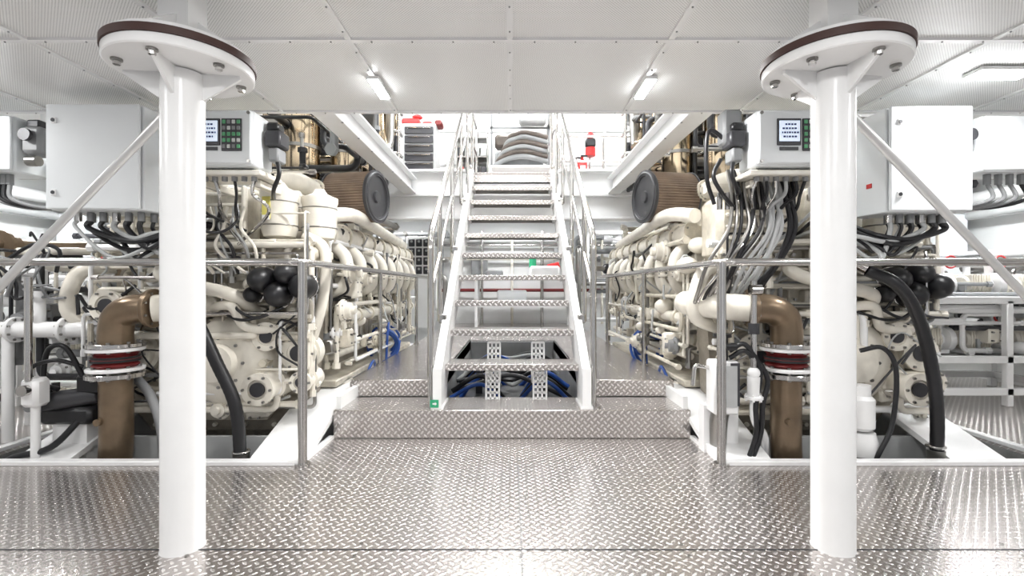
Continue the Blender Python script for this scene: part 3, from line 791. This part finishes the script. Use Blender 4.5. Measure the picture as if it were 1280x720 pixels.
b = B('engine_wiring_loom')
for k in range(15):
    x = 1.28+k*.026
    b.tube([(x+rnd(-.02, .02), 2.86, 1.66), (x, 2.80, 1.5), (x+rnd(-.06, .02), 2.78, 1.30), (x-.10+rnd(-.05, .05), 2.82, 1.10), (x-.16, 2.9, .92), (x-.14, 3.05, .80)], rnd(.008, .016), random.choice([LCABLE, LCABLE, STEEL, WHITE, STEELD, BLACK]), mode='smooth', seg=8)
for k in range(10):
    x = 1.22+k*.045; b.cyl((x, 2.82, 1.42), (x, 2.82, 1.52), .017, random.choice([LCABLE, BLACK, STEEL]), seg=8)
b.box((1.40, 2.86, 1.55), (.5, .05, .05), CREAM2)
b.box((1.26, 2.78, 1.88), (.11, .1, .2), GREY, bev=.015)
b.tube([(1.24, 2.76, 1.80), (1.13, 2.76, 1.86), (1.12, 2.76, 1.6), (1.18, 2.8, 1.45)], .012, BLACK, mode='smooth')
b.tube([(1.2, 2.76, 1.7), (1.15, 2.74, 1.6), (1.2, 2.74, 1.5), (1.3, 2.8, 1.42)], .012, BLACK, mode='smooth')
b.done()
b = B('engine_wiring_loom')
for k in range(8):
    x = -1.86+k*.035
    b.tube([(x, 2.9, 1.45), (x+rnd(-.05, .05), 2.88, 1.32), (x+rnd(-.1, .1), 2.88, 1.2), (x+rnd(.0, .1), 2.98, 1.05)], rnd(.006, .012), random.choice([LCABLE, BLACK, STEEL, CREAM]), mode='smooth', seg=8)
b.tube([(-1.88, 2.76, 1.40), (-1.80, 2.74, 1.30), (-1.66, 2.74, 1.28), (-1.60, 2.8, 1.36), (-1.66, 2.9, 1.46)], .008, BLACK, mode='smooth')
b.done()

# ================================================================== exhausts over engines
for s in (-1, 1):
    b = B('exhaust_stack')
    for (x, y, r, z0, z1) in ((1.62, 4.7, .15, 1.65, 3.9), (1.98, 4.5, .17, 1.65, 3.9), (2.38, 4.9, .15, 1.65, 3.9)):
        b.cyl((s*x, y, z0), (s*x, y, z1), r, GOLD, seg=32)
        for z in (1.9, 2.25, 2.6, 2.95): b.cyl((s*x, y, z), (s*x, y, z+.03), r*1.06, STEELD, seg=32)
    b.tube([(s*1.62, 4.7, 2.1), (s*1.45, 5.2, 2.3), (s*1.5, 5.5, 2.9), (s*1.5, 5.5, 3.8)], .08, GOLD, seg=20, mode='smooth')
    b.tube([(s*2.7, 5.2, 2.3), (s*1.5, 5.2, 2.35), (s*1.38, 5.4, 2.5), (s*1.38, 5.5, 3.6)], .05, STEELD, seg=16, R=.15)
    b.done()
    b = B('casing_pipework')
    xr = tuple(sorted((s*1.36, s*2.8)))
    pipes(b, 34, xr, (4.9, 5.6), (2.1, 3.4), (.012, .04), [STEELD, DGREY, GOLD, GREY])
    pipes(b, 22, xr, (3.6, 4.8), (2.0, 3.0), (.012, .035), [STEELD, DGREY, STEEL, BLACK, GREY])
    lumps(b, 14, xr, (4.8, 5.5), (2.1, 2.9), (.1, .25), [DGREY, GREY, STEELD])
    for z in (2.5, 2.75, 3.0): b.tube([(s*2.9, 5.45, z), (s*1.30, 5.45, z), (s*1.30, 5.66, z)], .018, STEEL, R=.08)
    for x in (1.3, 1.9, 2.5): b.cyl((s*x, 5.5, 2.3), (s*x, 5.5, 3.02), .018, STEEL)
    b.box((s*2.1, 5.3, 2.5), (.5, .2, .5), DGREY, bev=.02)
    b.box((s*2.15, 5.58, 2.75), (1.4, .05, 1.0), GREY)
    b.done()

# ================================================================== UPPER DECK CONTENT
b = B('tool_cabinet')
b.box((-1.24, 6.6, 2.75), (.44, .4, .82), LCABLE, bev=.01)
for k in range(6): b.box((-1.24, 6.39, 2.46+k*.12), (.38, .02, .095), DGREY, bev=.005); b.box((-1.24, 6.375, 2.49+k*.12), (.3, .012, .012), STEEL)
b.done()
b = B('red_tool_case')
b.box((-1.36, 6.55, 3.20), (.24, .25, .08), RED, bev=.02); b.box((-1.15, 6.6, 3.19), (.14, .2, .06), RED, bev=.02)
b.box((-1.0, 6.6, 3.2), (.10, .2, .08), DRED, bev=.02); b.ball((-1.28, 6.5, 3.27), .05, RED, (1.4, 1, .7)); b.done()
b = B('cargo_shelf')
b.box((.12, 6.9, 2.66), (.9, .4, .03), WHITE)
for x in (-.3, .54):
    for y in (6.74, 7.06): b.box((x, y, 2.5), (.03, .03, .34), WHITE)
    b.box((x, 7.08, 3.0), (.03, .03, 1.3), GREY)
b.box((.12, 7.08, 3.32), (.9, .03, .03), GREY)
b.box((.1, 6.95, 2.8), (.7, .2, .24), GREY, bev=.04); b.box((-.1, 7.0, 3.08), (.3, .2, .2), HOSEB, bev=.04)
b.box((.3, 7.0, 3.4), (.4, .2, .12), LCABLE, bev=.03); b.done()
b = B('stacked_flexible_duct')
for k in range(6):
    z = 2.72+k*.068
    b.tube([(-.26+.03*k, 6.9, 2.70), (-.2+.03*k, 6.80, z), (-.02+.02*k, 6.76, z+.07), (.2, 6.74, z+.085), (.5, 6.8, z+.03)], .036, HOSEB if k % 2 else GREY, mode='smooth', seg=14)
b.done()
b = B('fire_extinguisher')
b.lathe((.95, 6.5, 2.46), (0, 0, 1), [(0, .05), (.01, .068), (.19, .068), (.22, .05), (.24, .02), (.27, .02)], RED, 28)
b.box((.97, 6.47, 2.74), (.09, .03, .02), BLACK); b.tube([(.93, 6.5, 2.72), (.86, 6.46, 2.7), (.86, 6.46, 2.55)], .012, BLACK, mode='smooth')
b.box((.95, 6.425, 2.56), (.07, .008, .08), WHITE); b.cyl((.95, 6.5, 2.33), (.95, 6.5, 2.46), .03, STEELD); b.done()
b = B('emergency_breathing_set')
b.cyl((1.06, 6.5, 2.74), (1.06, 6.5, 2.86), .07, RED, bev=.01); b.box((1.06, 6.5, 2.92), (.14, .1, .12), BLACK, bev=.02)
b.ball((1.06, 6.5, 3.02), .05, RED); b.cyl((1.06, 6.55, 2.33), (1.06, 6.55, 3.0), .012, STEEL); b.done()
b = B('wall_pipe_rail')
for z in (2.62, 2.95): b.cyl((.6, 6.3, z), (2.8, 6.3, z), .016, STEEL)
for x in (.62, 1.2, 1.8, 2.5): b.cyl((x, 6.3, 2.33), (x, 6.3, 2.96), .016, STEEL)
b.done()
b = B('wall_rack')
for z in (2.7, 3.0, 3.3): b.box((-.62, 7.6, z), (.5, .3, .02), STEELD)
for x in (-.86, -.38): b.box((x, 7.6, 2.85), (.02, .3, 1.04), STEELD)
for k in range(8): b.box((-.8+(k % 4)*.12, 7.55, 2.78+(k//4)*.3), (.09, .2, .14), pick([GREY, LCABLE, RED, DGREY]), bev=.01)
b.done()

# ================================================================== LOWER AFT CONTENT
b = B('switch_panel')
b.box((-1.52, 8.0, 1.05), (.42, .3, 1.5), WHITE, bev=.01)
for i in range(4):
    for j in range(3): b.box((-1.64+j*.12, 7.845, 1.70-i*.15), (.10, .02, .125), DGREY, bev=.01); b.cyl((-1.64+j*.12, 7.835, 1.72-i*.15), (-1.64+j*.12, 7.83, 1.72-i*.15), .02, LCABLE)
b.done()
b = B('aft_workbench')
b.box((.2, 8.3, 1.12), (1.7, .6, .05), LCABLE, bev=.01)
for x in (-.6, 1.0):
    for y in (8.05, 8.55): b.box((x, y, .7), (.05, .05, .8), WHITE)
b.box((.2, 8.3, .65), (1.6, .5, .03), WHITE)
b.box((.55, 8.15, 1.24), (.5, .3, .18), WHITE, bev=.03); b.cyl((.35, 8.1, 1.3), (.35, 8.1, 1.45), .06, GREEN); b.cyl((.6, 8.1, 1.3), (.8, 8.1, 1.34), .06, RED, bev=.01)
b.box((-.3, 8.2, 1.2), (.3, .2, .12), GREY, bev=.02); b.box((.0, 8.3, .8), (.5, .3, .25), PANEL, bev=.02)
b.done()
b = B('aft_pipework')
for z, r, m in ((1.5, .03, CREAM), (.92, .03, DRED), (1.85, .05, WHITE), (1.75, .025, STEEL)): b.cyl((-2.6, 8.85, z), (2.8, 8.85, z), r, m)
for k in range(9): x = -2.2+k*.55; b.cyl((x, 8.8, .3), (x, 8.8, 2.0), rnd(.02, .04), random.choice([WHITE, CREAM, STEEL]))
pipes(b, 16, (-2.4, -1.15), (8.2, 8.8), (.4, 1.9), (.02, .045), [WHITE, STEELD, GREY])
pipes(b, 16, (1.15, 2.6), (8.2, 8.8), (.4, 1.9), (.02, .045), [WHITE, STEELD, GREY])
b.box((-.6, 8.9, 1.4), (.3, .1, .4), GREY, bev=.01); b.box((.9, 8.9, 1.55), (.25, .1, .3), LCABLE, bev=.01)
b.done()
b = B('handwheel_valve')
b.ring((1.0, 5.9, 1.20), (1, -.6, 0), .07, .012, DGREY); b.cyl((.98, 5.9, 1.2), (1.16, 5.98, 1.2), .03, STEELD)
b.box((1.2, 6.0, 1.2), (.12, .12, .12), DGREY, bev=.02); b.cyl((1.2, 6.0, .3), (1.2, 6.0, 1.15), .03, STEELD); b.done()

# ================================================================== OUTBOARD MACHINERY
def skid(s):
    b = B('pump_skid')
    x0, x1, y0, y1, zt = 3.35, 4.7, 3.9, 4.7, .86
    for x in (x0, (x0+x1)/2, x1):
        for y in (y0, y1): b.box((s*x, y, zt/2), (.055, .055, zt), WHITE, bev=.006)
    for z in (zt, .38, .12):
        for y in (y0, y1): b.box((s*(x0+x1)/2, y, z), (x1-x0, .055, .06), WHITE, bev=.006)
        for x in (x0, x1): b.box((s*x, (y0+y1)/2, z), (.05, y1-y0, .06), WHITE, bev=.006)
    b.box((s*(x0+x1)/2, (y0+y1)/2, zt), (x1-x0, y1-y0, .02), WHITE); b.box((s*(x0+x1)/2, (y0+y1)/2, .38), (x1-x0, y1-y0, .02), WHITE)
    for k in range(3):
        for (z, m) in ((zt+.12, CREAM), (.52, CREAM)):
            x = s*(3.6+k*.42); r = .09
            b.cyl((x-.15, 4.15, z), (x+.06, 4.15, z), r, m, bev=.015, seg=24)
            for q in range(8): b.box((x-.13+q*.022, 4.15, z), (.008, r*2.15, r*2.15), m, bev=.03)
            b.lathe((x+.06, 4.15, z), (1, 0, 0), [(0, .06), (.03, .06), (.04, .11), (.09, .11), (.1, .05), (.14, .05)], WHITE, 24)
            b.box((x-.02, 4.15, z-.10), (.26, .16, .03), WHITE); b.tube([(x+.1, 4.15, z), (x+.1, 4.15, z+.2), (x+.1, 4.5, z+.2)], .03, WHITE, R=.06)
            b.ring((x+.1, 4.05, z+.2), (0, 1, 0), .05, .008, random.choice([RED, STEEL, GREY]))
    X0, X1 = sorted((s*3.35, s*4.7))
    pipes(b, 20, (X0, X1), (4.0, 4.7), (.9, 1.25), (.015, .035), [WHITE, STEELD, GREY])
    pipes(b, 18, (X0, X1), (4.0, 4.6), (.42, .8), (.012, .03), [LCABLE, WHITE, DGREY])
    lumps(b, 14, (X0, X1), (4.0, 4.5), (.45, .7), (.07, .15), [WHITE, GREY, CREAM])
    lumps(b, 6, (X0, X1), (4.0, 4.5), (.9, 1.0), (.1, .16), [WHITE, GREY])
    b.done()
    b = B('outboard_pipework')
    for z, r, m in ((1.9, .06, WHITE), (1.72, .04, LCABLE), (1.3, .05, WHITE), (1.15, .03, STEEL), (.5, .05, CREAM)):
        b.cyl((s*4.85, 2.9, z), (s*4.85, 8.9, z), r, m)
        for q in range(6): b.cyl((s*4.85, 3.2+q, z), (s*4.85, 3.25+q, z), r*1.5, m)
    pipes(b, 18, tuple(sorted((s*3.4, s*4.8))), (5.2, 7.5), (.2, 2.0), (.02, .05), [WHITE, GREY, LCABLE])
    pipes(b, 14, tuple(sorted((s*3.0, s*4.8))), (5.0, 8.5), (1.5, 2.05), (.015, .04), DGREY)
    for q in range(3): b.box((s*4.7, 5.4+q*.9, 1.4), (.3, .6, .7), PANEL, bev=.01)
    b.done()
skid(1); skid(-1)
b = B('ballast_header_pipe')
b.cyl((-4.4, 3.0, .70), (-2.75, 3.0, .70), .05, WHITE, seg=20)
for x in (-3.6, -3.1, -2.78): b.flange((x, 3.0, .70), (1, 0, 0), .08, .025, WHITE, 8, STEELD)
b.tube([(-2.8, 3.0, .70), (-2.65, 3.0, .70), (-2.6, 3.1, .70)], .05, WHITE)
for x in (-3.3, -2.95):
    b.cyl((x, 3.0, .70), (x, 3.0, .95), .03, WHITE); b.ring((x, 3.0, .95), (0, 0, 1), .07, .009, GREY); b.cyl((x, 3.0, .93), (x, 3.0, .96), .02, DGREY)
for x in (-4.0, -3.15): b.cyl((x, 3.0, 0), (x, 3.0, .66), .03, WHITE)
b.lathe((-3.32, 3.2, 1.24), (0, -1, 0), [(0, .07), (.06, .07), (.07, .095), (.09, .095), (.10, .04), (.14, .035)], BRONZE, 28)
b.tube([(-3.32, 3.2, 1.24), (-3.32, 3.4, 1.24), (-2.75, 3.4, 1.24), (-2.75, 3.4, .9)], .05, BRONZE, seg=20)
b.tube([(-3.4, 3.4, 1.12), (-2.7, 3.4, 1.12), (-2.7, 3.4, .6)], .045, CREAM, seg=20)
b.tube([(-3.7, 3.3, .88), (-2.9, 3.3, .88), (-2.75, 3.2, .4)], .05, WHITE, seg=20)
b.cyl((-3.4, 3.4, 0), (-3.4, 3.4, 1.2), .04, WHITE)
pipes(b, 24, (-3.5, -2.65), (3.0, 3.5), (.25, 1.2), (.010, .03), [WHITE, CREAM, GREY, BLACK])
lumps(b, 12, (-3.4, -2.75), (3.1, 3.4), (.3, 1.1), (.08, .16), [CREAM, WHITE, GREY])
wires(b, 14, (-3.4, -2.7), (2.9, 3.0), (.9, 1.4), (.006, .012), [BLACK, GREY])
b.done()

# ================================================================== CAMERA / WORLD
cam = D.cameras.new('camera'); co = D.objects.new('camera', cam); scene.collection.objects.link(co)
co.location = (0, 0, .96); co.rotation_euler = (math.radians(90), 0, 0)
cam.sensor_width = 36; cam.lens = 600/1280*36; cam.clip_start = .05
scene.camera = co
W = D.worlds.new('world'); scene.world = W; W.use_nodes = True
W.node_tree.nodes['Background'].inputs[0].default_value = (.95, .97, 1, 1)
W.node_tree.nodes['Background'].inputs[1].default_value = .53  # soft white fill added, entering by the open end behind the camera
scene.view_settings.view_transform = 'Standard'
scene.view_settings.look = 'None'
scene.view_settings.exposure = 0
